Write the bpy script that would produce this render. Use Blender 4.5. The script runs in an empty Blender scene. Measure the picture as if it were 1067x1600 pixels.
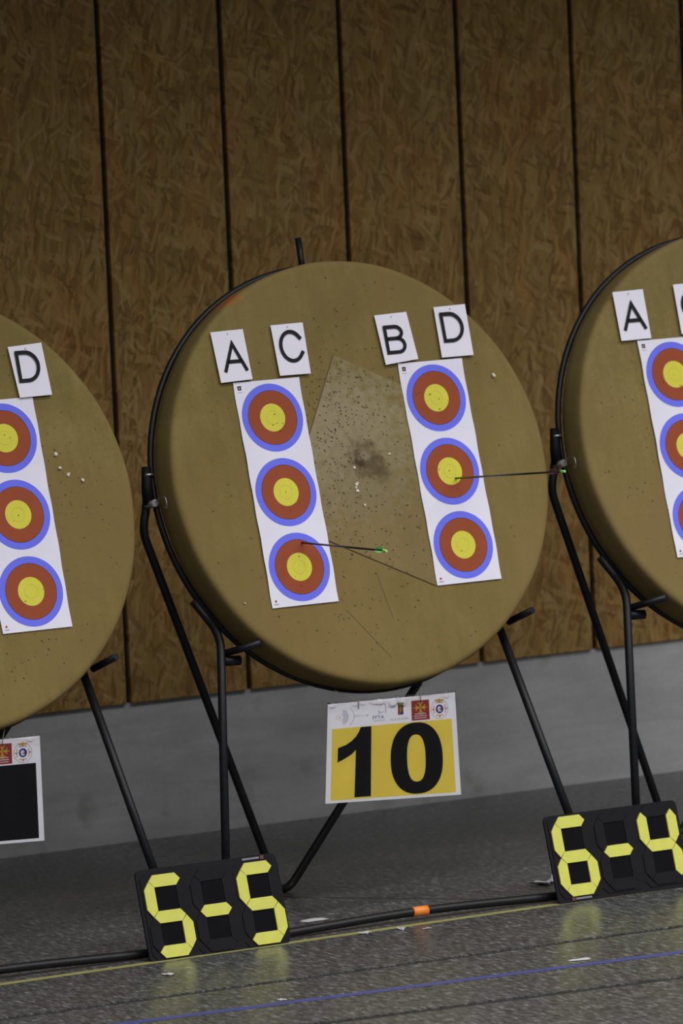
import bpy, bmesh, math, random
from mathutils import Vector, Matrix
random.seed(7)
scene = bpy.context.scene
COL = scene.collection

# ------------------------------------------------------------------ camera
CAM = Vector((-9.22456, -15.47676, 2.88680))
YAW, PITCH, ROLL, FPX = 0.53360, 0.095996, -0.043821, 9753.1
cd = bpy.data.cameras.new('camera')
cd.sensor_fit = 'VERTICAL'; cd.sensor_height = 36.0; cd.sensor_width = 24.0
cd.lens = FPX / 1600 * 36.0
cd.clip_start = 0.5; cd.clip_end = 200
cd.dof.use_dof = True; cd.dof.focus_distance = 17.45; cd.dof.aperture_fstop = 4.2
cam = bpy.data.objects.new('camera', cd); COL.objects.link(cam)
Fv = Vector((math.sin(YAW)*math.cos(PITCH), math.cos(YAW)*math.cos(PITCH), -math.sin(PITCH)))
R0 = Vector((math.cos(YAW), -math.sin(YAW), 0)); U0 = R0.cross(Fv)
Rv = R0*math.cos(ROLL) + U0*math.sin(ROLL); Uv = U0*math.cos(ROLL) - R0*math.sin(ROLL)
m = Matrix((Rv, Uv, -Fv)).transposed().to_4x4(); m.translation = CAM
cam.matrix_world = m
scene.camera = cam

# ------------------------------------------------------------------ world, lamps, exposure
LAMPS = [(-9.5, -9.0, 440, 139.5), (-5.5, -9.0, 345, 139.5), (-1.5, -9.0, 350, 139.5), (2.0, -9.0, 450, 139.5), (5.5, -9.0, 650, 139.5), (9.5, -9.0, 770, 139.5),
         (-3.4, -3.6, 95, 105), (0.4, -3.6, 122, 105), (4.2, -3.6, 165, 105), (8.0, -3.6, 165, 105)]
w = bpy.data.worlds.new('hall_ambience'); scene.world = w; w.use_nodes = True
bg = w.node_tree.nodes['Background']
bg.inputs[0].default_value = (0.90, 0.95, 1.0, 1); bg.inputs[1].default_value = 0.12

def ceiling_lamp(name, loc, watts, spread, sx, sy, col=(1, .99, .98)):
    l = bpy.data.lights.new(name, 'AREA'); l.shape = 'RECTANGLE'; l.size = sx; l.size_y = sy
    l.energy = watts; l.spread = math.radians(spread); l.color = col
    o = bpy.data.objects.new(name, l); COL.objects.link(o); o.location = loc
    return o
# rows of luminaires under the hall ceiling, in front of the targets, shining straight down
for lx, ly, lw, ls in LAMPS:
    ceiling_lamp('ceiling_luminaire', (lx, ly, 7.0), lw, ls, 2.0, 1.2)
vs = scene.view_settings
vs.view_transform = 'Standard'; vs.look = 'None'; vs.exposure = -0.42; vs.gamma = 1.0; vs.use_curve_mapping = False

# ------------------------------------------------------------------ materials
def newmat(name):
    mt = bpy.data.materials.new(name); mt.use_nodes = True
    nt = mt.node_tree; b = nt.nodes['Principled BSDF']
    return mt, nt, b
def N(nt, t, **kw):
    n = nt.nodes.new(t)
    for k, v in kw.items(): setattr(n, k, v)
    return n
def ramp(nt, fac, stops):
    r = N(nt, 'ShaderNodeValToRGB'); nt.links.new(fac, r.inputs[0])
    els = r.color_ramp.elements
    while len(els) < len(stops): els.new(0.5)
    for e, (p, c) in zip(els, stops):
        e.position = p; e.color = (c[0], c[1], c[2], 1)
    return r.outputs[0]
def mix(nt, fac, a, b, mode='MIX'):
    x = N(nt, 'ShaderNodeMix', data_type='RGBA', blend_type=mode)
    for s, v in ((x.inputs[0], fac), (x.inputs[6], a), (x.inputs[7], b)):
        if hasattr(v, 'node'): nt.links.new(v, s)
        elif isinstance(v, (int, float)): s.default_value = v
        else: s.default_value = (v[0], v[1], v[2], 1)
    return x.outputs[2]
def mapping(nt, coord, scale=(1, 1, 1), rot=(0, 0, 0), loc=(0, 0, 0)):
    mp = N(nt, 'ShaderNodeMapping'); nt.links.new(coord, mp.inputs[0])
    mp.inputs['Scale'].default_value = scale; mp.inputs['Rotation'].default_value = rot; mp.inputs['Location'].default_value = loc
    return mp.outputs[0]
def noise(nt, vec, scale, detail=4, rough=.55, dist=0.):
    n = N(nt, 'ShaderNodeTexNoise'); nt.links.new(vec, n.inputs['Vector'])
    n.inputs['Scale'].default_value = scale; n.inputs['Detail'].default_value = detail
    n.inputs['Roughness'].default_value = rough; n.inputs['Distortion'].default_value = dist
    return n.outputs[0]
def bump(nt, b, h, strength, dist=.002):
    bp = N(nt, 'ShaderNodeBump'); bp.inputs['Strength'].default_value = strength; bp.inputs['Distance'].default_value = dist
    nt.links.new(h, bp.inputs['Height']); nt.links.new(bp.outputs[0], b.inputs['Normal'])
def plain(name, col, rough=.5, metal=0., var=.08, scale=30., spec=.5, coat=0.):
    mt, nt, b = newmat(name)
    tc = N(nt, 'ShaderNodeTexCoord')
    f = noise(nt, tc.outputs['Object'], scale, 3)
    c = ramp(nt, f, [(.3, [x*(1-var) for x in col]), (.7, [min(1, x*(1+var)) for x in col])])
    nt.links.new(c, b.inputs['Base Color'])
    b.inputs['Roughness'].default_value = rough; b.inputs['Metallic'].default_value = metal
    b.inputs['Specular IOR Level'].default_value = spec
    if coat:
        b.inputs['Coat Weight'].default_value = coat; b.inputs['Coat Roughness'].default_value = .08
    return mt

def mat_osb():
    mt, nt, b = newmat('oriented_strand_board')
    pos = N(nt, 'ShaderNodeNewGeometry').outputs['Position']
    wob = N(nt, 'ShaderNodeTexNoise'); nt.links.new(pos, wob.inputs['Vector']); wob.inputs['Scale'].default_value = 7; wob.inputs['Detail'].default_value = 2
    va = N(nt, 'ShaderNodeVectorMath', operation='MULTIPLY_ADD'); nt.links.new(wob.outputs[1], va.inputs[0])
    va.inputs[1].default_value = (.07, .0, .05); nt.links.new(pos, va.inputs[2])
    p2 = va.outputs[0]
    flakes = []
    for k, (ang, sx, sz) in enumerate([(0.08, 58, 9), (-.42, 62, 11), (.55, 62, 11), (1.30, 55, 12), (-.15, 90, 12)]):
        mp = mapping(nt, p2, (1, 1, 1), (0, ang, 0), (k*3.1, 0, k*1.7))
        mp = mapping(nt, mp, (sx, .01, sz))
        v = N(nt, 'ShaderNodeTexVoronoi', feature='F1'); nt.links.new(mp, v.inputs['Vector']); v.inputs['Scale'].default_value = 1
        sp = N(nt, 'ShaderNodeSeparateColor'); nt.links.new(v.outputs['Color'], sp.inputs[0])
        fl = N(nt, 'ShaderNodeMath', operation='MULTIPLY_ADD'); nt.links.new(v.outputs['Distance'], fl.inputs[0]); fl.inputs[1].default_value = -.16
        nt.links.new(sp.outputs[0], fl.inputs[2])
        flakes.append((fl.outputs[0], sp.outputs[1]))
    cur = flakes[0][0]
    for k in range(1, 5):
        sel = ramp(nt, flakes[k][1], [(.58 if k != 3 else .72, (0, 0, 0)), (.64 if k != 3 else .78, (1, 1, 1))])
        cur = mix(nt, sel, cur, flakes[k][0])
    grain = noise(nt, mapping(nt, p2, (120, 1, 9)), 1.0, 4, .6)
    tot = mix(nt, .30, cur, grain)
    big = noise(nt, pos, 1.7, 3)
    tot = mix(nt, .22, tot, big)
    # sparse pale and dark strands lying on top, at many angles
    def strands(seed, sx, sz, thr):
        acc = None
        for k in range(5):
            mp = mapping(nt, p2, (1, 1, 1), (0, -1.0+.5*k+seed*.13, 0), (seed*2.3+k*1.9, 0, k*2.7))
            v = N(nt, 'ShaderNodeTexVoronoi', feature='F1'); nt.links.new(mapping(nt, mp, (sx, .01, sz)), v.inputs['Vector']); v.inputs['Scale'].default_value = 1
            v.inputs['Randomness'].default_value = .9
            sp = N(nt, 'ShaderNodeSeparateColor'); nt.links.new(v.outputs['Color'], sp.inputs[0])
            pick = N(nt, 'ShaderNodeMath', operation='GREATER_THAN'); nt.links.new(sp.outputs[0], pick.inputs[0]); pick.inputs[1].default_value = thr
            core = ramp(nt, v.outputs['Distance'], [(.22, (1, 1, 1)), (.40, (0, 0, 0))])
            mu = N(nt, 'ShaderNodeMath', operation='MULTIPLY'); nt.links.new(pick.outputs[0], mu.inputs[0]); nt.links.new(core, mu.inputs[1])
            if acc is None: acc = mu.outputs[0]
            else:
                mx = N(nt, 'ShaderNodeMath', operation='MAXIMUM'); nt.links.new(acc, mx.inputs[0]); nt.links.new(mu.outputs[0], mx.inputs[1]); acc = mx.outputs[0]
        return acc
    c = ramp(nt, tot, [(.10, (0.134, 0.078, 0.024)), (.34, (0.213, 0.128, 0.042)), (.50, (0.249, 0.156, 0.051)), (.66, (0.282, 0.184, 0.063)), (.82, (0.347, 0.235, 0.090)), (.95, (0.470, 0.336, 0.143))])
    pale = N(nt, 'ShaderNodeMath', operation='MULTIPLY'); nt.links.new(strands(1, 50, 9, .83), pale.inputs[0]); pale.inputs[1].default_value = .42
    c = mix(nt, pale.outputs[0], c, (.38, .265, .115))
    dk = N(nt, 'ShaderNodeMath', operation='MULTIPLY'); nt.links.new(strands(2, 60, 11, .88), dk.inputs[0]); dk.inputs[1].default_value = .45
    c = mix(nt, dk.outputs[0], c, (.085, .047, .016))
    hue = noise(nt, mapping(nt, p2, (14, 1, 3)), 1.0, 3)
    c = mix(nt, ramp(nt, hue, [(.45, (0, 0, 0)), (.65, (.6, .6, .6))]), c, mix(nt, 1.0, c, (1.18, .94, .85), 'MULTIPLY'))
    nt.links.new(c, b.inputs['Base Color']); b.inputs['Roughness'].default_value = .62
    b.inputs['Specular IOR Level'].default_value = .10
    bump(nt, b, tot, .25, .002)
    return mt
def mat_concrete():
    mt, nt, b = newmat('smooth_grey_concrete')
    pos = N(nt, 'ShaderNodeNewGeometry').outputs['Position']
    a = noise(nt, mapping(nt, pos, (1, 1, 2.2)), 3.0, 6, .6)
    s = noise(nt, pos, 60, 4, .7)
    d = noise(nt, mapping(nt, pos, (1, 1, 9), (0, .12, 0)), 2.1, 5, .6, .6)
    f = mix(nt, .25, a, s); f = mix(nt, .35, f, d)
    c = ramp(nt, f, [(.32, (.27, .272, .278)), (.5, (.35, .352, .358)), (.66, (.43, .432, .44))])
    st = noise(nt, mapping(nt, pos, (1, 1, 1), (0, 0, 0), (4.2, 0, 1.3)), 7, 3, .5)
    c = mix(nt, ramp(nt, st, [(.60, (0, 0, 0)), (.74, (.55, .55, .55))]), c, (.20, .195, .18))
    nt.links.new(c, b.inputs['Base Color']); b.inputs['Roughness'].default_value = .7
    bump(nt, b, f, .15, .003)
    return mt
def mat_floor():
    mt, nt, b = newmat('grey_flecked_sports_vinyl')
    pos = N(nt, 'ShaderNodeNewGeometry').outputs['Position']
    a = noise(nt, mapping(nt, pos, (1.0, .26, 1)), 115, 3, .6)
    a2 = noise(nt, mapping(nt, pos, (1.0, .25, 1)), 55, 3, .6)
    g = noise(nt, pos, 2.2, 4, .55)
    f = mix(nt, .4, a, a2)
    c = ramp(nt, f, [(.36, (.013, .013, .013)), (.47, (.043, .0435, .044)), (.56, (.101, .102, .101)), (.66, (.285, .286, .28))])
    c = mix(nt, .2, c, mix(nt, g, (.044, .0445, .046), (.096, .097, .096)))
    nt.links.new(c, b.inputs['Base Color'])
    rr = N(nt, 'ShaderNodeMapRange'); nt.links.new(a2, rr.inputs[0])
    rr.inputs[1].default_value = .3; rr.inputs[2].default_value = .7; rr.inputs[3].default_value = .24; rr.inputs[4].default_value = .36
    nt.links.new(rr.outputs[0], b.inputs['Roughness'])
    b.inputs['Specular IOR Level'].default_value = .42
    bump(nt, b, f, .10, .0012)
    return mt
def mat_foam(name, base, seed, stain=None):
    mt, nt, b = newmat(name)
    oc = N(nt, 'ShaderNodeTexCoord').outputs['Object']
    p = mapping(nt, oc, (1, 1, 1), (0, 0, 0), (seed, seed*.7, seed*1.3))
    big = noise(nt, p, 3.2, 5, .6, .4)
    streak = noise(nt, mapping(nt, p, (26, 4, 5), (0, .5, 0)), 1.0, 4, .6)
    fine = noise(nt, p, 70, 5, .7)
    f = mix(nt, .35, big, streak); f2 = mix(nt, .22, f, fine)
    c = ramp(nt, f2, [(.30, [x*.72 for x in base]), (.50, base), (.68, [min(1, x*1.26 + .015) for x in base])])
    hue = noise(nt, p, 1.8, 3)
    c = mix(nt, ramp(nt, hue, [(.42, (0, 0, 0)), (.60, (.7, .7, .7))]), c, (base[0]*1.06, base[1]*.96, base[2]*1.05))
    pits = noise(nt, mapping(nt, p, (1, 1, 1.6), (0, .6, 0)), 120, 2, .5)
    c = mix(nt, ramp(nt, pits, [(.69, (0, 0, 0)), (.76, (.6, .6, .6))]), c, [x*.45 for x in base])
    for (cx, cz, rad, col, amt) in (stain or []):
        vm = N(nt, 'ShaderNodeVectorMath', operation='DISTANCE')
        nz = N(nt, 'ShaderNodeTexNoise'); nt.links.new(oc, nz.inputs['Vector']); nz.inputs['Scale'].default_value = 42; nz.inputs['Detail'].default_value = 4
        ad = N(nt, 'ShaderNodeVectorMath', operation='MULTIPLY_ADD'); nt.links.new(nz.outputs[1], ad.inputs[0])
        ad.inputs[1].default_value = (rad*1.9, 0, rad*1.9); nt.links.new(mapping(nt, oc, (1, 0, 1), (0, 0, 0), (-rad*.95, 0, -rad*.95)), ad.inputs[2])
        nt.links.new(ad.outputs[0], vm.inputs[0]); vm.inputs[1].default_value = (cx, 0, cz)
        k = ramp(nt, vm.outputs['Value'], [(max(0, rad*.35), (amt, amt, amt)), (rad*1.1, (0, 0, 0))])
        c = mix(nt, k, c, col)
    nt.links.new(c, b.inputs['Base Color']); b.inputs['Roughness'].default_value = .75
    b.inputs['Specular IOR Level'].default_value = .10
    bump(nt, b, mix(nt, .5, f2, pits), .35, .002)
    return mt

M = {}
M['osb'] = mat_osb(); M['concrete'] = mat_concrete(); M['floor'] = mat_floor()
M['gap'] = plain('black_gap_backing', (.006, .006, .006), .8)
FOAM = (.192, .146, .049)
M['foam_mid'] = mat_foam('olive_foam_middle', FOAM, 0.0, [(-.348, .540, .030, (.36, .11, .03), .8), (-.318, .558, .030, (.38, .115, .03), .9)])
M['foam_left'] = mat_foam('olive_foam_left', FOAM, 3.1)
M['foam_right'] = mat_foam('olive_foam_right', (.198, .153, .054), 6.4)
M['insert'] = mat_foam('greyish_foam_insert', (.205, .158, .062), 9.2, [(-.05, .10, .26, (.31, .262, .165), .8), (.0, -.03, .17, (.17, .13, .065), .5), (.012, .035, .062, (.070, .050, .024), .75), (.055, -.005, .040, (.085, .058, .028), .7), (-.012, .018, .022, (.030, .021, .010), .7), (.012, .045, .022, (.26, .21, .14), .8)])
M['steel'] = plain('black_painted_steel', (.0065, .007, .009), .45, 0, .3, 60, .28)
M['zinc'] = plain('zinc_plated_steel', (.42, .43, .45), .38, .9, .1)
M['rubber'] = plain('black_rubber', (.005, .005, .006), .6, 0, .1, 30, .15)
M['paper'] = plain('white_target_paper', (.77, .75, .87), .55, 0, .03, 9, .12)
M['card'] = plain('white_card', (.80, .78, .89), .5, 0, .02, 9, .12)
M['blue'] = plain('printed_blue', (.150, .170, .84), .5, 0, .04, 9, .12)
M['red'] = plain('printed_red', (.300, .068, .027), .5, 0, .05, 9, .12)
M['gold'] = plain('printed_gold', (.66, .61, .070), .5, 0, .04, 9, .12)
M['goldline'] = plain('printed_fine_line', (.50, .46, .06), .5)
M['ink'] = plain('black_ink', (.007, .007, .009), .45, 0, .08, 30, .15)
M['hole'] = plain('dark_arrow_hole', (.070, .052, .026), .9)
M['chip'] = plain('pale_foam_chip', (.72, .70, .58), .7)
M['carbon'] = plain('black_carbon', (.015, .013, .013), .3)
M['green'] = plain('bright_green_vane', (.20, .72, .15), .45)
M['lime'] = plain('pale_lime_nock', (.55, .72, .22), .4)
M['maroon'] = plain('dark_maroon_vane', (.10, .022, .035), .5)
M['board'] = plain('black_plastic_board', (.007, .007, .010), .5, 0, .15, 30, .12)
M['flap'] = plain('black_plastic_flap', (.006, .006, .008), .5, 0, .15, 30, .12)
M['well'] = plain('matt_black_counter', (.0045, .0045, .006), .7, 0, .1, 30, .06)
M['segyel'] = plain('fluorescent_yellow_flap', (.56, .56, .085), .45, 0, .05, 40)
M['signyel'] = plain('yellow_print', (.84, .66, .10), .5, 0, .04, 9, .15)
M['signwhite'] = plain('white_sign_paper', (.90, .885, .95), .5, 0, .02, 9, .15)
M['signred'] = plain('crimson_print', (.32, .028, .024), .4)
M['signorange'] = plain('orange_print', (.55, .20, .05), .4)
M['signnavy'] = plain('navy_print', (.035, .035, .20), .4)
M['signgold'] = plain('golden_print', (.55, .33, .05), .4)
M['signgrey'] = plain('grey_print', (.36, .36, .41), .4)
M['signgreen'] = plain('green_print', (.20, .30, .10), .4)
M['orange'] = plain('orange_tape', (.72, .20, .025), .5)
M['wire'] = plain('thin_brassy_wire', (.20, .17, .08), .5, .3)
M['yline'] = plain('yellow_floor_paint', (.28, .265, .095), .45, 0, .1, 20)
M['bline'] = plain('blue_floor_paint', (.055, .062, .20), .45, 0, .1, 20)
M['scrap'] = plain('white_paper_scrap', (.50, .50, .54), .6)
def mat_sleeve(nm='clear_plastic_sleeve', ior=1.28, rgh=.08):
    mt, nt, b = newmat(nm)
    pos = N(nt, 'ShaderNodeNewGeometry').outputs['Position']
    out = nt.nodes['Material Output']; tr = N(nt, 'ShaderNodeBsdfTransparent'); gl = N(nt, 'ShaderNodeBsdfGlossy')
    gl.inputs['Roughness'].default_value = rgh
    fr = N(nt, 'ShaderNodeFresnel'); fr.inputs[0].default_value = ior
    bp = N(nt, 'ShaderNodeBump'); bp.inputs['Strength'].default_value = .5; bp.inputs['Distance'].default_value = .004
    nt.links.new(noise(nt, mapping(nt, pos, (30, 30, 9)), 1.0, 3, .5, .8), bp.inputs['Height'])
    nt.links.new(bp.outputs[0], gl.inputs['Normal']); nt.links.new(bp.outputs[0], fr.inputs['Normal'])
    ms = N(nt, 'ShaderNodeMixShader'); nt.links.new(fr.outputs[0], ms.inputs[0]); nt.links.new(tr.outputs[0], ms.inputs[1]); nt.links.new(gl.outputs[0], ms.inputs[2])
    nt.links.new(ms.outputs[0], out.inputs[0])
    return mt
M['sleeve'] = mat_sleeve(); M['glint_clear'] = mat_sleeve('clear_glint_plastic', 1.33, .14)

# ------------------------------------------------------------------ mesh helpers
def link(name, me, mat=None, parent=None):
    o = bpy.data.objects.new(name, me); COL.objects.link(o)
    if mat is not None and me is not None and not me.materials: me.materials.append(mat)
    if parent is not None: o.parent = parent
    return o
def mesh(name, verts, faces, smooth=False):
    me = bpy.data.meshes.new(name); me.from_pydata([tuple(v) for v in verts], [], faces); me.update()
    if smooth:
        for p in me.polygons: p.use_smooth = True
    return me
def fixn(me):
    bm = bmesh.new(); bm.from_mesh(me); bmesh.ops.recalc_face_normals(bm, faces=bm.faces); bm.to_mesh(me); bm.free(); return me
def box(x0, x1, y0, y1, z0, z1, bev=0.):
    bm = bmesh.new()
    bmesh.ops.create_cube(bm, size=1, matrix=Matrix.Translation(((x0+x1)/2, (y0+y1)/2, (z0+z1)/2)) @ Matrix.Diagonal((x1-x0, y1-y0, z1-z0, 1)))
    if bev: bmesh.ops.bevel(bm, geom=bm.edges[:], offset=bev, segments=2, affect='EDGES', profile=.5)
    me = bpy.data.meshes.new('box'); bm.to_mesh(me); bm.free(); return me
def tag(o, label, cat, group=None):
    o['label'] = label; o['category'] = cat
    if group: o['group'] = group
    return o
def empty(name, loc):
    o = bpy.data.objects.new(name, None); COL.objects.link(o); o.location = loc; o.empty_display_size = .05; return o
def rounded(path, r, n=6):
    P = [Vector(p) for p in path]; out = [P[0]]
    for i in range(1, len(P)-1):
        a, b, c = P[i-1], P[i], P[i+1]
        d = min(r, (a-b).length*.45, (c-b).length*.45)
        s = b + (a-b).normalized()*d; e = b + (c-b).normalized()*d
        for k in range(n+1):
            t = k/n; out.append(s*(1-t)**2 + b*2*t*(1-t) + e*t*t)
    out.append(P[-1]); return out
def tube(path, rad, seg=12, closed=False, caps=True):
    P = [Vector(p) for p in path]; n = len(P); V = []; Fc = []
    prev = None
    for i in range(n):
        if closed: t = (P[(i+1) % n] - P[i-1]).normalized()
        else: t = (P[min(i+1, n-1)] - P[max(i-1, 0)]).normalized()
        if prev is None:
            up = Vector((0, 0, 1)) if abs(t.z) < .9 else Vector((1, 0, 0))
            nx = t.cross(up).normalized()
        else:
            nx = (prev - t*prev.dot(t)).normalized()
        prev = nx; ny = t.cross(nx)
        r = rad[i] if isinstance(rad, (list, tuple)) else rad
        for k in range(seg):
            a = 2*math.pi*k/seg; V.append(P[i] + nx*math.cos(a)*r + ny*math.sin(a)*r)
    for i in range(n if closed else n-1):
        j = (i+1) % n
        for k in range(seg):
            l = (k+1) % seg; Fc.append((i*seg+k, i*seg+l, j*seg+l, j*seg+k))
    if not closed and caps:
        Fc.append(tuple(range(seg-1, -1, -1))); Fc.append(tuple((n-1)*seg+k for k in range(seg)))
    me = mesh('tube', V, Fc)
    for p in me.polygons: p.use_smooth = len(p.vertices) == 4
    return fixn(me)
def prism(pts, depth, place):
    """flat outline pts (a,b) given a front at depth and a back at 0 through place(a,b,c)"""
    n = len(pts)
    V = [place(a, b, 0) for a, b in pts] + [place(a, b, depth) for a, b in pts]
    Fc = [tuple(range(n-1, -1, -1)), tuple(range(n, 2*n))] + [(i, (i+1) % n, n+(i+1) % n, n+i) for i in range(n)]
    return fixn(mesh('prism', V, Fc))
def stroke_pts(path, wd):
    """outline of a constant-width pen stroke, mitred"""
    P = [Vector((p[0], p[1])) for p in path]; P = [p for i, p in enumerate(P) if i == 0 or (p-P[i-1]).length > 1e-5]; L, Rr = [], []
    for i, p in enumerate(P):
        d0 = (p - P[i-1]).normalized() if i else (P[1]-p).normalized()
        d1 = (P[i+1]-p).normalized() if i < len(P)-1 else d0
        n0 = Vector((-d0.y, d0.x)); n1 = Vector((-d1.y, d1.x)); nn = (n0+n1)
        nn = nn.normalized() if nn.length > 1e-6 else n0
        s = wd/2/max(.45, nn.dot(n0)); L.append(p+nn*s); Rr.append(p-nn*s)
    return L, Rr
def strokes_mesh(paths, wd, place, off):
    V, Fc = [], []
    for pa in paths:
        L, Rr = stroke_pts(pa, wd); b = len(V)
        for l, r in zip(L, Rr): V += [place(l.x, l.y, off), place(r.x, r.y, off)]
        for i in range(len(L)-1): Fc.append((b+2*i, b+2*i+1, b+2*i+3, b+2*i+2))
    return mesh('strokes', V, Fc)
def flat(polys, place, off):
    V, Fc = [], []
    for po in polys:
        b = len(V); V += [place(a, c, off) for a, c in po]; Fc.append(tuple(range(b, b+len(po))))
    return mesh('flat', V, Fc)
def arc(cx, cy, rx, ry, a0, a1, n=16):
    return [(cx+rx*math.cos(math.radians(a0+(a1-a0)*i/n)), cy+ry*math.sin(math.radians(a0+(a1-a0)*i/n))) for i in range(n+1)]
def text_mesh(txt, x0, y0, wd, ht, place, off):
    cu = bpy.data.curves.new('lettering', 'FONT'); cu.body = txt; cu.size = 1
    o = bpy.data.objects.new('lettering', cu); COL.objects.link(o)
    me = o.to_mesh(); vs_ = [v.co.copy() for v in me.vertices]; fs = [tuple(p.vertices) for p in me.polygons]
    o.to_mesh_clear(); bpy.data.objects.remove(o); bpy.data.curves.remove(cu)
    ax = min(v.x for v in vs_); bx = max(v.x for v in vs_); ay = min(v.y for v in vs_); by = max(v.y for v in vs_)
    return mesh('text', [place(x0+(v.x-ax)/(bx-ax)*wd, y0+(v.y-ay)/(by-ay)*ht, off) for v in vs_], fs)

# ------------------------------------------------------------------ the setting
YW = 1.628; ZW = .438
def structure(o): o['kind'] = 'structure'; return o
wall = structure(link('wall_back', box(-4.0, 6.5, YW+.02, YW+.14, ZW, 5.2), M['gap']))
G0, GW, GAP = .0770, .43654, .0175
panel_me = box(-GW/2+GAP/2, GW/2-GAP/2, YW, YW+.0205, ZW, 5.2, .003)
panel_me.materials.append(M['osb'])
for k in range(-9, 15):
    p = link('wood_panel', panel_me, None, wall); p.location.x = G0 + (k-.5)*GW
structure(link('wall_back_base', box(-4.0, 6.5, YW+.012, YW+.2, -.02, ZW), M['concrete']))

floor = structure(link('floor', box(-6, 6.5, -6, YW+.15, -.06, -.004), M['gap']))
def seam1(x): return -.925 - .036*(x+.95)
def seam2(x): return -1.585 - .090*(x+.95)
def sheet(fa, fb):
    xs = [-6, 6.5]
    V = []
    for z in (-.004, 0):
        for x in xs: V += [(x, fa(x), z), (x, fb(x), z)]
    return fixn(mesh('sheet', V, [(0, 2, 3, 1), (4, 5, 7, 6), (0, 1, 5, 4), (2, 6, 7, 3), (0, 4, 6, 2), (1, 3, 7, 5)]))
g = .017
for fa, fb in ((lambda x: YW+.012, lambda x: seam1(x)+g), (lambda x: seam1(x)-g, lambda x: seam2(x)+g*1.2), (lambda x: seam2(x)-g*1.2, lambda x: -6)):
    link('floor_sheet', sheet(fa, fb), M['floor'], floor)
def strip_line(x0, y0, x1, y1, wd, mat, name, z=.0006):
    me = mesh('line', [(x0, y0-wd/2, z), (x1, y1-wd/2, z), (x1, y1+wd/2, z), (x0, y0+wd/2, z)], [(0, 1, 2, 3)])
    return link(name, me, mat, floor)
strip_line(-5, -.463, 5.5, -.318, .034, M['yline'], 'painted_line')
strip_line(-5, -1.227+.0811*3.864, 5.5, -1.227-.0811*6.636, .040, M['bline'], 'painted_line')
strip_line(-.14, .315, .42, -.36, .007, M['gap'], 'floor_dark_line')  # narrow black strip running diagonally over the floor

# ------------------------------------------------------------------ target geometry
LEAN, ZC = .26032, 1.27
CA, SA = math.cos(LEAN), math.sin(LEAN)
def T(u, v, wv): return Vector((u, v*SA - wv*CA, ZC + v*CA + wv*SA))   # u right, v up the face, wv out of the face
def on_target(o, dx): o.location = (dx, 0, ZC); o.rotation_euler = (-LEAN, 0, 0); return o
def L3(u, v, wv): return (u, -wv, v)
RB, THK = .628, .118
def boss_mesh(seed):
    rnd = random.Random(seed); ph = [rnd.uniform(0, 6.28) for _ in range(4)]
    prof = [(0, 0), (.3, 0), (.5, 0), (.605, 0), (.613, -.0006), (.620, -.003), (.6255, -.008), (.628, -.016), (.629, -.04), (.629, -.07), (.628, -THK+.01), (.622, -THK), (.3, -THK), (0, -THK)]
    n = 144; V = []; Fc = []
    for r, wv in prof:
        for k in range(n):
            a = 2*math.pi*k/n
            rr = r*(1 + (.0016*math.sin(3*a+ph[0]) + .0012*math.sin(7*a+ph[1]) + .0008*math.sin(17*a+ph[2]) if r > .5 else 0))
            V.append(L3(rr*math.cos(a), rr*math.sin(a), wv))
    for i in range(1, len(prof)-2):
        for k in range(n):
            l = (k+1) % n; Fc.append((i*n+k, i*n+l, (i+1)*n+l, (i+1)*n+k))
    Fc.append(tuple(n+k for k in range(n))); Fc.append(tuple((len(prof)-2)*n+k for k in range(n-1, -1, -1)))
    me = fixn(mesh('boss', V, Fc))
    for p in me.polygons: p.use_smooth = len(p.vertices) == 4
    # drop loose verts
    bm = bmesh.new(); bm.from_mesh(me); bmesh.ops.delete(bm, geom=[v for v in bm.verts if not v.link_faces], context='VERTS'); bm.to_mesh(me); bm.free()
    return me
def speck_mesh(list_):
    V, Fc = [], []
    for u, v, a, bb, ang, wv in list_:
        b0 = len(V); ca, sa = math.cos(ang), math.sin(ang)
        for k in range(6):
            t = k*math.pi/3; x, y = a*math.cos(t), bb*math.sin(t)
            V.append(L3(u + x*ca - y*sa, v + x*sa + y*ca, wv))
        Fc.append(tuple(range(b0, b0+6)))
    return mesh('specks', V, Fc)
INS = [(-.035, .346), (-.296, -.126), (.172, -.358), (.385, .136)]
ins_d1 = Vector((-.484, -.875)); ins_d2 = Vector((.894, -.447))
def in_insert(u, v):
    p = Vector((u+.035, v-.346)); return 0 < p.dot(ins_d1) < .54 and 0 < p.dot(ins_d2) < .47

def make_boss(dx, mat, label, seed, insert=False, extra=()):
    o = on_target(link('target_boss', boss_mesh(seed), mat), dx)
    tag(o, label, 'archery target', 'round foam archery bosses')
    rnd = random.Random(seed+50); sp = []
    for _ in range(170 if insert else 110):
        r = .58*math.sqrt(rnd.random()); a = rnd.uniform(0, 6.283); u, v = r*math.cos(a), r*math.sin(a)
        if insert and in_insert(u, v): continue
        s = rnd.uniform(.0010, .0022); sp.append((u, v, s*rnd.uniform(1, 1.7), s, -.7, .0006))
    for (cu, cv, su, sv, n) in extra:
        for _ in range(n):
            u, v = rnd.gauss(cu, su), rnd.gauss(cv, sv)
            if u*u+v*v > .33: continue
            s = rnd.uniform(.0010, .0022); wv = .0026 if insert and in_insert(u, v) else .0006
            sp.append((u, v, s*rnd.uniform(1, 2.2), s, -.6+rnd.uniform(-.3, .3), wv))
    h = link('arrow_holes', speck_mesh(sp), M['hole'], o); h['kind'] = 'stuff'
    return o
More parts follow.
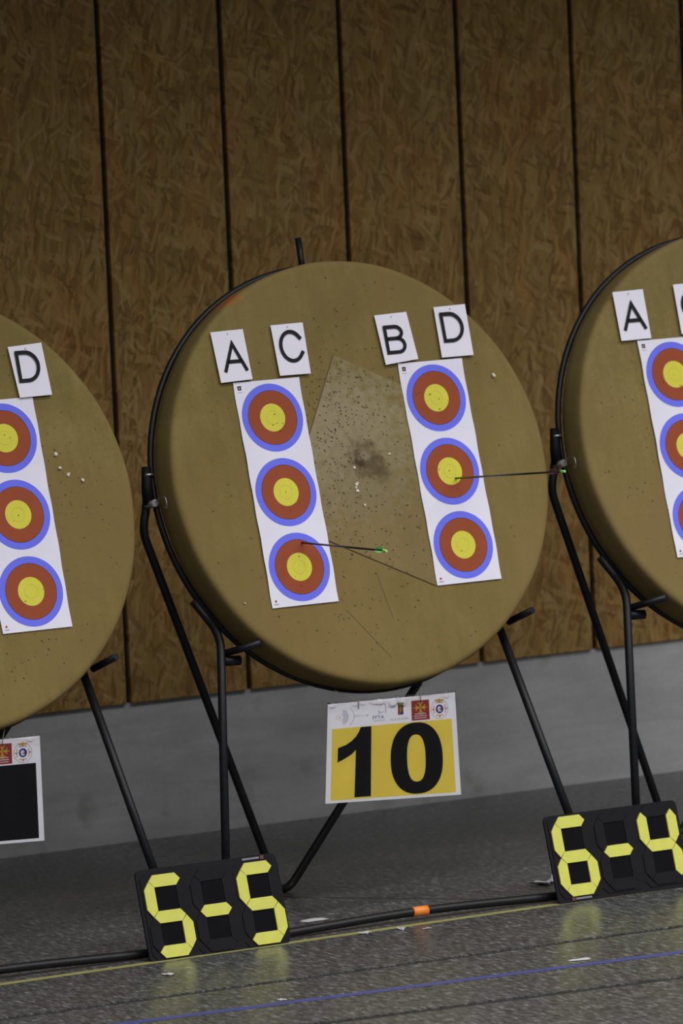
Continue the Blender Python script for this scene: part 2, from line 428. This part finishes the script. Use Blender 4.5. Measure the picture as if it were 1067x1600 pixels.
boss_mid = make_boss(0, M['foam_mid'], 'large round olive foam target boss in the middle, carrying four letter cards', 1, True,
                     [(-.06, .22, .07, .09, 150), (-.10, .05, .05, .10, 110), (.06, .08, .10, .16, 160), (-.1, -.12, .08, .08, 60), (-.15, -.42, .14, .07, 50), (.05, -.2, .14, .1, 60)])
me = prism(INS, .002, L3); link('core_insert', me, M['insert'], boss_mid)
me = strokes_mesh([[INS[0], INS[1]], [INS[1], INS[2]]], .0016, L3, .0023)
link('insert_seam', me, M['hole'], boss_mid)
link('cut_line', strokes_mesh([[(.01, -.44), (-.02, -.30)], [(-.02, -.55), (-.14, -.40)]], .0012, L3, .0005), M['hole'], boss_mid)
def chip(par, u, v, r, seed, wv=.003):
    rnd = random.Random(seed); bm = bmesh.new()
    bmesh.ops.create_icosphere(bm, subdivisions=1, radius=r)
    for vv in bm.verts: vv.co *= rnd.uniform(.6, 1.25)
    me = bpy.data.meshes.new('chip'); bm.to_mesh(me); bm.free()
    o = link('foam_chip', me, M['chip'], par); o.location = L3(u, v, wv)
for i, (u, v, r) in enumerate([(-.033, .010, .0055), (-.036, -.040, .006), (-.039, -.047, .005), (-.036, -.059, .006), (-.020, -.103, .006), (.093, .041, .004), (.493, .244, .007), (-.469, -.349, .004), (-.03, -.035, .004)]):
    chip(boss_mid, u, v, r, i)
XL, XR = -1.39, 1.39
boss_left = make_boss(XL, M['foam_left'], 'round olive foam target boss cut off by the left edge, with one letter D card', 2, False, [(.42, .05, .07, .09, 30), (.15, -.43, .14, .05, 40)])
boss_right = make_boss(XR, M['foam_right'], 'round olive foam target boss cut off by the right edge, with an A card', 3, False, [(-.42, -.05, .05, .2, 25)])
for i, (u, v) in enumerate([(.40, .13), (.405, .09), (.43, .07), (.47, .05)]): chip(boss_left, u, v, .006, 20+i)

# ------------------------------------------------------------------ stands
def make_stand(dx, label, tape=False):
    root = empty('target_stand', (dx, 0, 0)); tag(root, label, 'stand', 'black tubular target stands')
    def part(name, me, mat, par=root): return link(name, me, mat, par)
    hoop = part('hoop', tube([T(.633*math.cos(a), .003+.629*math.sin(a), -.120) for a in [2*math.pi*k/96 for k in range(96)]], .0095, 12, True), M['steel'])
    # uprights
    pl = rounded([T(-.575, -.312, -.104), T(-.505, -.418, -.104), Vector((-.712, -.335, .013))], .05)
    part('front_leg', tube(pl, .0125, 14), M['steel'])
    pr = [T(.428, -.42, -.132), Vector((.530, -.335, .013))]
    part('front_leg', tube(pr, .0125, 14), M['steel'])
    # bar on the floor, bowed slightly off it in the middle
    pts = []
    for k in range(25):
        t = k/24; pts.append((-.712+1.242*t, -.335, .013+.013*math.sin(math.pi*t)**2))
    bar = part('floor_bar', tube(pts, .0125, 14), M['steel'])
    if tape:
        tp = [p for p in pts if -.13 < p[0] < 0]
        a, b = Vector(pts[12]), Vector(pts[13]); c = Vector((-.078, -.335, 0))
        def at(x):
            t = (x+.712)/1.242; return Vector((x, -.335, .013+.013*math.sin(math.pi*t)**2))
        part('orange_tape', tube([at(-.103+.05*k/4) for k in range(5)], .0145, 16), M['orange'], bar)
    # V-shaped rear support, hinged on both sides of the hoop
    foot1, foot2 = Vector((-.135, .372, .013)), Vector((-.075, .405, .013))
    path = [T(-.638, .075, -.122), T(-.652, -.015, -.135), T(-.672, -.09, -.152), foot1, foot2, T(.672, -.09, -.152), T(.652, -.015, -.135), T(.638, .075, -.122)]
    part('rear_support', tube(rounded(path, .06), .0125, 14), M['steel'])
    # boss rests
    part('rest_pin', tube([T(-.512, -.474, -.104), T(-.434, -.466, -.004)], .0105, 12), M['steel'])
    part('rest_pin', tube([T(.458, -.474, -.104), T(.483, -.460, .0)], .0105, 12), M['steel'])
    part('locking_stub', tube([T(-.515, -.494, -.104), T(-.458, -.497, -.104)], .0145, 12), M['steel'])
    # short post over the hoop
    part('top_post', tube([T(-.018, .60, -.115), T(-.013, .722, -.115)], .0095, 12), M['steel'])
    for s in (-1, 1):
        cl = part('hinge_clamp', tube([T(s*.646, .088, -.112), T(s*.652, .03, -.118), T(s*.652, -.02, -.122)], [.014, .0165, .019], 14), M['rubber'])
        part('clamp_band', tube([T(s*.6445, .066, -.112), T(s*.645, .060, -.112)], .0165, 16), M['zinc'], cl)
        part('hinge_bolt', tube([T(s*.656, -.022, -.145), T(s*.652, -.022, -.085)], .011, 8), M['zinc'], cl)
        hk = [T(s*.650, -.018, -.088), T(s*.643, -.010, -.066), T(s*.638, -.012, -.046), T(s*.638, -.035, -.044), T(s*.638, -.048, -.050), T(s*.638, -.040, -.056)]
        part('hook', tube(rounded(hk, .01, 4), .0016, 6), M['zinc'], cl)
    return root
make_stand(0, 'black tubular stand under the middle boss, orange tape on its floor bar', True)
make_stand(XL, 'black tubular stand under the left boss, only its right leg and floor bar showing')
make_stand(XR, 'black tubular stand under the right boss, with hoop and hinge clamp at its left')

# ------------------------------------------------------------------ target faces
def make_face(dx, u0, v0, label, seed, holes):
    rnd = random.Random(seed); ph = rnd.uniform(0, 6)
    def h(x, y):                                    # gentle waviness of the paper
        return .0052 + .0011*math.sin(9*y+ph+4*x) + .0008*math.sin(21*y+2*ph)*(x/.11)**2
    def P(x, y, off): return L3(u0+x, v0+y, h(x, y)+off)
    nx, ny = 8, 40; V, Fc = [], []
    for j in range(ny+1):
        for i in range(nx+1):
            x = -.110+.22*i/nx; y = -.331+.662*j/ny
            V.append(P(x + (.0007*math.sin(j*.9+ph) if i in (0, nx) else 0), y, 0))
    for j in range(ny):
        for i in range(nx): a = j*(nx+1)+i; Fc.append((a, a+1, a+nx+2, a+nx+1))
    o = on_target(link('paper_target', mesh('paper', V, Fc, True), M['paper']), dx)
    tag(o, label, 'paper target', 'three-spot paper target faces')
    def disc(cy, r0, r1, off, rings=4, seg=64):
        V, Fc = [], []
        for i in range(rings+1):
            r = r0+(r1-r0)*i/rings
            for k in range(seg):
                a = 2*math.pi*k/seg; V.append(P(r*math.cos(a), cy+r*math.sin(a), off))
        for i in range(rings):
            for k in range(seg): l = (k+1) % seg; Fc.append((i*seg+k, (i+1)*seg+k, (i+1)*seg+l, i*seg+l))
        if r0 < 1e-6: pass
        return mesh('ring', V, Fc, True)
    for cy in (.22, 0, -.22):
        s = link('spot', disc(cy, .0795, .1, .0006, 3), M['blue'], o); s['label'] = 'round blue-ringed spot with red and yellow inside'
        link('red_ring', disc(cy, .0405, .0800, .0007, 4), M['red'], s)
        link('yellow_centre', disc(cy, .0004, .0410, .0008, 5), M['gold'], s)
        link('score_line', disc(cy, .0197, .0206, .0011, 1), M['goldline'], s)
        link('score_line', disc(cy, .0797, .0804, .0011, 1), M['ink'], s)
    # little printed marks in the corners
    q = lambda x, y, a, b: [(x-a, y-b), (x+a, y-b), (x+a, y+b), (x-a, y+b)]
    mk = [q(-.092, .318, .0065, .0015), q(-.096, .313, .0018, .005), q(-.089, .313, .0022, .004), q(-.092, .309, .006, .0012)]
    link('corner_emblem', flat(mk, P, .0008), M['ink'], o)
    link('corner_text', flat([q(-.092, .301, .008, .0006)], P, .0008), M['signgrey'], o)
    link('maker_mark', flat([arc(-.095, -.312, .0035, .0035, 0, 330, 10)], P, .0008), M['signred'], o)
    link('maker_text', flat([q(-.094, -.320, .007, .0006), q(-.094, -.3225, .007, .0005)], P, .0008), M['signgrey'], o)
    V, Fc = [], []
    for (x, y, s) in holes:
        b0 = len(V)
        for k in range(6): a = k*math.pi/3; V.append(P(x+s*1.3*math.cos(a+.3), y+s*math.sin(a), .0014))
        Fc.append(tuple(range(b0, b0+6)))
    if holes:
        hh = link('arrow_holes', mesh('holes', V, Fc), M['hole'], o); hh['kind'] = 'stuff'
    return o
def rholes(seed, n):
    r = random.Random(seed); out = []
    for k in range(n):
        cy = (.22, 0, -.22)[k % 3]; a = r.uniform(0, 6.28); d = min(.095, abs(r.gauss(.03, .022)))
        out.append((d*math.cos(a), cy+d*math.sin(a), r.uniform(.0010, .0019)))
    return out
UL, VL, UR, VR = -.2731, -.0417, .2841, -.0275
make_face(0, UL, VL, 'paper face of three spots under the A and C cards on the middle boss', 11,
          rholes(1, 7) + [(.008, .229, .002), (-.003, .198, .0018), (.017, .178, .002), (-.022, .052, .0014), (-.004, -.275, .002)])
make_face(0, UR, VR, 'paper face of three spots under the B and D cards on the middle boss', 12,
          rholes(2, 9) + [(-.020, .232, .0022), (.008, .216, .0016), (.004, .186, .002), (-.055, .24, .0018), (-.066, .236, .0018)])
make_face(XL, .248, -.031, 'paper face of three spots under the D card on the left boss', 13, rholes(3, 9))
make_face(XR, -.267, -.022, 'paper face of three spots at the right edge, under the right boss A card', 14, rholes(4, 7) + [(-.045, .20, .002)])

# ------------------------------------------------------------------ letter cards
def letter_paths(ch):
    if ch == 'A': return [[(0, 0), (.5, 1.0), (1.0, 0)], [(.17, .36), (.83, .36)]]
    if ch == 'C': return [[(.98, .72)] + arc(.5, .5, .5, .5, 42, 318, 28) + [(1.0, .30)]]
    if ch == 'D': return [[(.40, 1.0), (0, 1.0), (0, 0), (.40, 0)] + arc(.40, .5, .6, .5, -90, 90, 24)]
    if ch == 'B': return [[(.60, 1.0), (0, 1.0), (0, 0), (.60, 0)] + arc(.60, .27, .38, .27, -90, 90, 14) + [(0, .54)], [(.55, .54), (.55, .54)] and arc(.55, .77, .36, .23, -90, 90, 14)]
def make_card(dx, ch, corners, gbox, label, wd=.0108):
    """corners: tl,tr,br,bl on the boss; gbox: u0,u1,v0,v1 of the glyph"""
    bend = random.Random(ch + str(dx)).uniform(-.002, .002)
    tl, tr, br, bl = corners
    def P(s, t, off):
        u = (1-t)*((1-s)*bl[0]+s*br[0]) + t*((1-s)*tl[0]+s*tr[0]); v = (1-t)*((1-s)*bl[1]+s*br[1]) + t*((1-s)*tl[1]+s*tr[1])
        return L3(u, v, .0085 + .0025*(1-t) + bend*math.sin(math.pi*s) + off)
    n = 6; V, Fc = [], []
    for j in range(n+1):
        for i in range(n+1): V.append(P(i/n, j/n, 0))
    nb = len(V)
    for j in range(n+1):
        for i in range(n+1): V.append(P(i/n, j/n, -.0010))
    for j in range(n):
        for i in range(n):
            a = j*(n+1)+i; Fc.append((a, a+1, a+n+2, a+n+1)); Fc.append((nb+a, nb+a+n+1, nb+a+n+2, nb+a+1))
    ring = [i for i in range(n+1)] + [j*(n+1)+n for j in range(1, n+1)] + [n*(n+1)+i for i in range(n-1, -1, -1)] + [j*(n+1) for j in range(n-1, 0, -1)]
    for k in range(len(ring)):
        a, b = ring[k], ring[(k+1) % len(ring)]; Fc.append((a, nb+a, nb+b, b))
    o = on_target(link('letter_card', fixn(mesh('card', V, Fc)), M['card']), dx)
    tag(o, label, 'letter card', 'letter cards pinned on the bosses')
    u0, u1, v0, v1 = gbox
    def Q(x, y, off):
        return L3(x, y, .0085 + .0025*(.5) + .0022 + off)
    paths = [[(u0+wd/2+(u1-u0-wd)*a, v0+wd/2+(v1-v0-wd)*b) for a, b in pa] for pa in letter_paths(ch)]
    link('letter_'+ch.lower(), strokes_mesh(paths, wd, Q, .0008), M['ink'], o)
    pu, pv = (tl[0]+tr[0])/2, tl[1]-.008
    pin = tube([L3(pu, pv, .006), L3(pu, pv, .0135)], .0013, 8); link('pin', pin, M['signgrey'], o)
    return o
make_card(0, 'A', [(-.430, .441), (-.322, .443), (-.320, .294), (-.425, .291)], (-.410, -.327, .315, .408), 'white card with letter A on the middle boss')
make_card(0, 'C', [(-.229, .447), (-.121, .448), (-.125, .296), (-.228, .297)], (-.214, -.132, .332, .429), 'white card with a whole letter C on the middle boss')
make_card(0, 'B', [(.122, .451), (.232, .454), (.243, .311), (.130, .302)], (.141, .212, .331, .418), 'white card with letter B on the middle boss')
make_card(0, 'D', [(.327, .461), (.436, .463), (.433, .309), (.324, .309)], (.340, .416, .352, .443), 'white card with letter D at top right of the middle boss')
make_card(XL, 'D', [(.304, .447), (.412, .452), (.417, .300), (.314, .299)], (.320, .394, .341, .433), 'white card with letter D on the left boss')
make_card(XR, 'A', [(-.435, .462), (-.326, .464), (-.329, .313), (-.436, .312)], (-.422, -.336, .337, .428), 'white card with letter A on the right boss')
make_card(XR, 'C', [(-.216, .470), (-.108, .471), (-.112, .316), (-.219, .317)], (-.203, -.121, .352, .449), 'white card with letter C cut off by the right edge, on the right boss')

# ------------------------------------------------------------------ arrows
def make_arrow(tip_uv, length, dx, dz, label, vane, nock, tail):
    P0 = T(*tip_uv, .004); d = Vector((dx, -math.sqrt(1-dx*dx-dz*dz), dz))
    root = empty('arrow', P0); tag(root, label, 'arrow', 'arrows stuck in the middle boss')
    link('shaft', tube([d*-.012, d*(length-.012)], .0030, 10), M['carbon'], root)
    link('nock', tube([d*(length-.012), d*(length-.004), d*(length+.012)], [.0030, .0042, .0035], 10), M[nock], root)
    side = d.cross(Vector((0, 0, 1))).normalized(); up = side.cross(d).normalized()
    a0 = length-tail-.05
    for k in range(3):
        a = math.radians(90+120*k); r = side*math.cos(a)+up*math.sin(a); n = d.cross(r).normalized()
        prof = [(a0, .0032), (a0+.012, .0085), (a0+.034, .0125), (a0+.044, .0115), (a0+.047, .0032)]
        V = [d*s+r*q+n*.0004 for s, q in prof]+[d*s+r*q-n*.0004 for s, q in prof]
        m_ = len(prof); Fc = [tuple(range(m_)), tuple(range(2*m_-1, m_-1, -1))]+[(i, m_+i, m_+(i+1) % m_, (i+1) % m_) for i in range(m_)]
        link('vane', fixn(mesh('vane', V, Fc)), M[vane], root)
    return root
make_arrow((-.251, -.192), .50, -.0436, .0224, 'black arrow with bright green vanes stuck in the lower left spot', 'green', 'lime', .005)
make_arrow((.299, -.050), .62, -.0352, .0904, 'black arrow with dark maroon vanes stuck in the middle right spot', 'maroon', 'green', .03)

# ------------------------------------------------------------------ number signs
def make_sign(TL, TR, BR, BL, y, label, field, digits):
    def P(s, t, off):
        x = (1-t)*((1-s)*BL[0]+s*BR[0]) + t*((1-s)*TL[0]+s*TR[0]); z = (1-t)*((1-s)*BL[1]+s*BR[1]) + t*((1-s)*TL[1]+s*TR[1])
        return Vector((x, y-off, z))
    q = lambda a, b, c, d: [(a, c), (b, c), (b, d), (a, d)]
    o = link('number_sign', prism(q(0, 1, 0, 1), .0012, P), M['signwhite'])
    tag(o, label, 'number sign', 'numbered signs hanging under the bosses')
    E = .0014
    link('colour_field', flat([q(.036, .963, .028, .748)], P, E), M[field], o)
    if digits:
        one = [(.082, .406), (.120, .428), (.158, .455), (.192, .482), (.220, .520), (.211, .045), (.332, .046), (.338, .744), (.256, .744), (.243, .700), (.220, .655), (.186, .612), (.145, .578), (.084, .552)]
        V = [P(a, b, E+.0003) for a, b in one]
        dg = link('digit_one', mesh('one', V, [(0, 1, 12, 13), (1, 2, 11, 12), (2, 3, 10, 11), (3, 4, 9, 10), (4, 7, 8, 9), (4, 5, 6, 7)]), M['ink'], o)
        V, Fc = [], []; n = 64
        def se(c, e): return math.copysign(abs(c)**e, c)
        for k in range(n):
            a = 2*math.pi*k/n
            V.append(P(.680+.198*se(math.cos(a), .86), .391+.352*se(math.sin(a), .86), E+.0003)); V.append(P(.677+.070*se(math.cos(a), .8), .392+.232*se(math.sin(a), .8), E+.0003))
        for k in range(n): l = (k+1) % n; Fc.append((2*k, 2*l, 2*l+1, 2*k+1))
        link('digit_zero', mesh('zero', V, Fc), M['ink'], o)
    AS = .70     # width/height of the sign in its own units
    # red square emblem with a gold cross and white lettering
    b = link('red_emblem', flat([q(.652, .792, .762, .957)], P, E), M['signred'], o)
    cx, cy = .722, .885
    tri = []
    for k in range(4):
        a = k*math.pi/2
        def rt(x, yy): return (cx+(x*math.cos(a)-yy*math.sin(a))*AS, cy+x*math.sin(a)+yy*math.cos(a))
        tri.append([rt(.004, -.004), rt(.045, -.020), rt(.062, 0), rt(.045, .020), rt(.004, .004)])
        for (dx_, dy_) in ((.048, -.026), (.070, 0), (.048, .026)):
            c = rt(dx_, dy_); tri.append(arc(c[0], c[1], .0065*AS, .0065, 0, 324, 9))
    link('gold_cross', flat(tri, P, E+.0003), M['signgold'], b)
    link('white_lettering', flat([q(.675, .765, .822, .828), q(.670, .770, .801, .807), q(.672, .768, .780, .786)], P, E+.0003), M['card'], b)
    # round crest
    cx, cy = .872, .855
    cr = link('round_crest', strokes_mesh([arc(cx, cy, .066, .094, 0, 360, 40)], .0035, P, E), M['signgrey'], o)
    pet = []
    for k in range(4):
        a = k*math.pi/2
        def rt(x, yy): return (cx+(x*math.cos(a)-yy*math.sin(a))*AS, cy+x*math.sin(a)+yy*math.cos(a))
        pet += [[rt(.058, -.046), rt(.070, -.022), rt(.056, -.024)], [rt(.056, -.022), rt(.070, -.010), rt(.088, 0), rt(.070, .010), rt(.056, .022), rt(.062, 0)], [rt(.058, .046), rt(.056, .024), rt(.070, .022)]]
    link('crest_flames', flat(pet, P, E+.0002), M['signorange'], cr)
    link('crest_crown', flat([[(cx-.028, cy+.074), (cx+.028, cy+.074), (cx+.034, cy+.098), (cx+.014, cy+.088), (cx, cy+.104), (cx-.014, cy+.088), (cx-.034, cy+.098)]], P, E+.0004), M['signgold'], cr)
    link('crest_centre', flat([arc(cx, cy, .030, .043, 0, 345, 23)], P, E+.0003), M['signnavy'], cr)
    link('crest_figure', flat([arc(cx-.003, cy+.004, .014, .022, 0, 330, 11), q(cx-.012, cx+.012, cy-.026, cy-.014)], P, E+.0005), M['card'], cr)
    link('crest_heart', flat([arc(cx+.004, cy-.002, .007, .010, 0, 330, 11)], P, E+.0007), M['signorange'], cr)
    if digits:
        # archery emblem: nested arcs, a bow and an arrow
        cx, cy = .105, .857
        em = link('archery_emblem', strokes_mesh([arc(cx, cy, r*AS, r, -75, 75, 14) for r in (.030, .045, .060, .075)], .0030, P, E), M['signnavy'], o)
        link('emblem_cross', strokes_mesh([[(cx-.03, cy-.02), (cx-.045, cy), (cx-.03, cy+.02), (cx-.012, cy), (cx-.03, cy-.02)], [(cx-.012, cy+.03), (cx-.005, cy+.012), (cx-.012, cy), (cx-.005, cy-.012), (cx-.012, cy-.03)]], .0028, P, E), M['signgold'], em)
        link('emblem_bow', strokes_mesh([arc(cx-.03, cy, .130, .130, -42, 42, 14)], .0034, P, E), M['signgrey'], em)
        link('emblem_arrow', strokes_mesh([[(cx+.10, cy-.003), (cx+.205, cy-.003)], [(cx+.10, cy+.006), (cx+.15, cy+.006)], [(cx+.195, cy-.010), (cx+.207, cy+.008)], [(cx+.200, cy-.010), (cx+.212, cy+.008)]], .0030, P, E), M['signgrey'], em)
        fl = link('federation_logo', text_mesh('FFTA', .350, .808, .088, .036, P, E), M['signnavy'], o)
        link('logo_figure', strokes_mesh([[(.392, .895), (.400, .875), (.415, .885)], [(.386, .862), (.398, .868), (.412, .866), (.440, .880)], [(.444, .955), (.452, .92), (.450, .862)]], .0032, P, E), M['signnavy'], fl)
        link('logo_underline', flat([q(.350, .440, .790, .795)], P, E), M['signgrey'], fl)
        tl = link('town_logo', flat([q(.546, .588, .832, .945)], P, E), M['signred'], o)
        link('logo_palm', flat([q(.560, .574, .850, .935), [(.540, .935), (.594, .935), (.594, .952), (.540, .952)]], P, E+.0002), M['signgreen'], tl)
        link('logo_blue_corner', flat([q(.568, .588, .832, .862)], P, E+.0003), M['signnavy'], tl)
        link('town_name', text_mesh('VILLE DE NIMES', .484, .781, .142, .020, P, E), M['signgrey'], tl)
    # clear sleeve: a thin wavy sheet in front with a rolled top edge
    n = 28; V, Fc = [], []
    rnd = random.Random(int(x_seed(TL)))
    wv = [rnd.uniform(0, 6) for _ in range(4)]
    for j in range(9):
        for i in range(n+1):
            s = -.006+1.012*i/n; t = -.006+1.022*j/8
            V.append(P(s, t, .0042+.0010*math.sin(11*s+wv[0])*math.cos(3*t)+.0007*math.sin(31*s+wv[1]+2*t)))
    for j in range(8):
        for i in range(n): a = j*(n+1)+i; Fc.append((a, a+1, a+n+2, a+n+1))
    link('plastic_sleeve', mesh('sleeve', V, Fc, True), M['sleeve'], o)
    # added clear strip along the top, its bulges shaped and placed to make glints
    bl = [(.035, .99, .012, .012), (.215, .985, .010, .010), (.275, .99, .010, .010), (.365, .99, .018, .012), (.410, .985, .020, .016), (.510, .965, .020, .030), (.585, .960, .018, .032), (.690, .985, .010, .010), (.93, .985, .012, .012)]
    V, Fc = [], []; nc, nr = 150, 16
    for j in range(nr+1):
        for i in range(nc+1):
            s = -.004+1.008*i/nc; t = .915+.102*j/nr
            hgt = sum(.0085*math.exp(-((s-a_)/c_)**2-((t-b2)/d_)**2) for a_, b2, c_, d_ in bl)
            V.append(P(s, t, .0058+hgt))
    for j in range(nr):
        for i in range(nc): a = j*(nc+1)+i; Fc.append((a, a+1, a+nc+2, a+nc+1))
    link('glint_strip', mesh('glint_clear', V, Fc, True), M['glint_clear'], o)
    pts = [P(-.004+1.008*i/40, 1.012+.004*math.sin(17*i/40+wv[2]), .0016+.002*math.sin(23*i/40+wv[3])) for i in range(41)]
    link('sleeve_edge', tube(pts, [.0014+.0010*abs(math.sin(i*1.9)) for i in range(41)], 8), M['sleeve'], o)
    for s, tgt in ((.235, (-.055, -.06, .036)), (.722, (.035, -.05, .050))):
        a = P(s, .93, .0045); b_ = P(s, 1.0, .006); c = b_+Vector(tgt)*Vector((1, -1, 1)) if False else b_+Vector((tgt[0], .04, tgt[2]))
        link('hanging_wire', tube(rounded([a, b_, c], .004, 3), .0011, 6), M['wire'], o)
    return o
def x_seed(TL): return abs(TL[0])*1000
make_sign((-.244, .624), (.184, .615), (.191, .315), (-.267, .339), -.15, 'white-edged yellow sign with black number 10 hanging under the middle boss', 'signyel', True)
make_sign((-1.608, .641), (-1.180, .632), (-1.181, .337), (-1.631, .355), -.15, 'white-edged black sign cut off by the left edge, hanging under the left boss', 'ink', False)

# ------------------------------------------------------------------ score boards
SEG = {'5': 'afgcd', '6': 'afgedc', '4': 'fgbc', '-': 'g'}
def make_board(x0, wd, chars, label, sticker, dv=0.):
    root = empty('score_board', (x0+wd/2, -.404, 0)); tag(root, label, 'score board', 'flip digit score boards')
    tx = math.atan2(.069, .25); root.rotation_euler = (-tx, 0, 0)
    HT = .2595
    def P(s, t, off): return Vector((s-wd/2, -off, t))
    # plate with rounded corners
    r = .016; out = arc(wd-r, r, r, r, -90, 0, 5)+arc(wd-r, HT-r, r, r, 0, 90, 5)+arc(r, HT-r, r, r, 90, 180, 5)+arc(r, r, r, r, 180, 270, 5)
    body = link('back_plate', prism(out, .006, lambda a, b, c: P(a, b, c-.010)), M['board'], root)
    cs = [.0845, .2325, .381]
    hl, th = .049, .0172
    for c, ch in zip(cs, chars):
        # raised surround of the digit and its dark counters
        fr = [(c-.074, .020), (c-.058, .002), (c+.058, .002), (c+.074, .020), (c+.074, .232), (c+.058, .247), (c-.058, .247), (c-.074, .232)]
        link('digit_panel', prism(fr, .002, lambda a, b, d: P(a, b+dv, d-.004)), M['flap'], root)
        for (v0, v1) in ((.041, .104), (.138, .206)):
            link('counter', prism([(c-.033, v0), (c+.033, v0), (c+.033, v1), (c-.033, v1)], .0006, lambda a, b, d: P(a, b+dv, d-.002)), M['well'], root)
        def hseg(v): return [(c-hl-.001, v), (c-hl+.014, v-th), (c+hl-.014, v-th), (c+hl+.001, v), (c+hl-.014, v+th), (c-hl+.014, v+th)]
        def vseg(u, va, vb, sgn):
            # outer side is straight, inner side bevelled to meet the bars
            return [(u-sgn*.0165, va+.017), (u, va), (u+sgn*.0165, va+.022), (u+sgn*.0165, vb-.022), (u, vb), (u-sgn*.0165, vb-.017)]
        SG = {'a': hseg(.2235), 'g': hseg(.1215), 'd': hseg(.0235),
              'f': vseg(c-.0515, .1235, .2225, -1), 'b': vseg(c+.0515, .1235, .2225, 1), 'e': vseg(c-.0515, .0245, .1195, -1), 'c': vseg(c+.0515, .0245, .1195, 1)}
        for k in 'abcdefg':
            on = k in SEG[ch]; d0 = .0035 if on else .0014
            if ch == '-' and k != 'g': d0 = .0014
            s = link('segment', prism(SG[k], d0+.0015, lambda a, b, d: P(a, b+dv, d-.0022)), M['segyel'] if on else M['flap'], root)
            if on: s['label'] = 'yellow digit segment'
    sx, sy = sticker
    st = link('maker_sticker', flat([[(sx, sy), (sx+.055, sy), (sx+.055, sy+.0055), (sx, sy+.0055)]], P, -.0012), plain('worn_grey_sticker', (.17, .17, .20), .5), root)
    link('sticker_dot', flat([[(sx+(.058 if sy > .1 else -.014), sy-.002), (sx+(.070 if sy > .1 else -.002), sy-.002), (sx+(.070 if sy > .1 else -.002), sy+.008), (sx+(.058 if sy > .1 else -.014), sy+.008)]], P, -.0010), plain('dull_red_sticker', (.10, .014, .014), .5), root)
    return root
make_board(-.998, .453, '5-5', 'black flip score board showing 5-5 in yellow, standing between left and middle targets', (.343, .2485))
make_board(.354, .462, '6-4', 'black flip score board showing 6-4 in yellow, cut off by the right edge', (.060, .009), .0125)

# ------------------------------------------------------------------ scraps on the floor
def scrap(x, y, lx, ly, ang, label, seed, lift=.004):
    rnd = random.Random(seed); n = 5; V, Fc = [], []
    for j in range(3):
        for i in range(n):
            a, b = (i/(n-1)-.5)*lx, (j/2-.5)*ly*rnd.uniform(.6, 1.1)
            V.append((x+a*math.cos(ang)-b*math.sin(ang), y+a*math.sin(ang)+b*math.cos(ang), .0008+rnd.random()*lift))
    for j in range(2):
        for i in range(n-1): k = j*n+i; Fc.append((k, k+1, k+n+1, k+n))
    me = mesh('scrap', V, Fc); zmin = min(v.co.z for v in me.vertices)
    for v in me.vertices: v.co -= Vector((x, y, zmin))
    o = link('paper_scrap', me, M['scrap']); o.location = (x, y, .0008); tag(o, label, 'paper scrap', 'paper scraps on the floor')
scrap(-1.061, -.615, .030, .040, .2, 'small white scrap on the floor in front of the 5-5 board', 1)
scrap(-.300, -.112, .080, .050, .10, 'flat white strip behind the floor bar, right of the 5-5 board', 2, .002)
scrap(-.310, -.414, .034, .035, 0, 'white scrap on the yellow line, left of the orange tape', 3, .003)
scrap(-.206, -.443, .012, .03, .3, 'tiny white crumb on the floor just below the orange tape', 4, .010)
scrap(-.142, -.477, .022, .02, 0, 'thin white flake right of the orange tape, below the yellow line', 5, .002)
scrap(.525, -.050, .055, .07, .5, 'crumpled white paper beside the left edge of the 6-4 board', 6, .018)
scrap(.575, -.030, .060, .03, .7, 'twisted white paper tail running behind the 6-4 board', 7, .022)
scrap(-.118, -1.234, .062, .03, .05, 'thin white sliver lying beside the blue line', 8, .002)
scrap(-1.032, -1.183, .018, .03, .05, 'faint tiny flake above the blue line, below the 5-5 board', 9, .001)
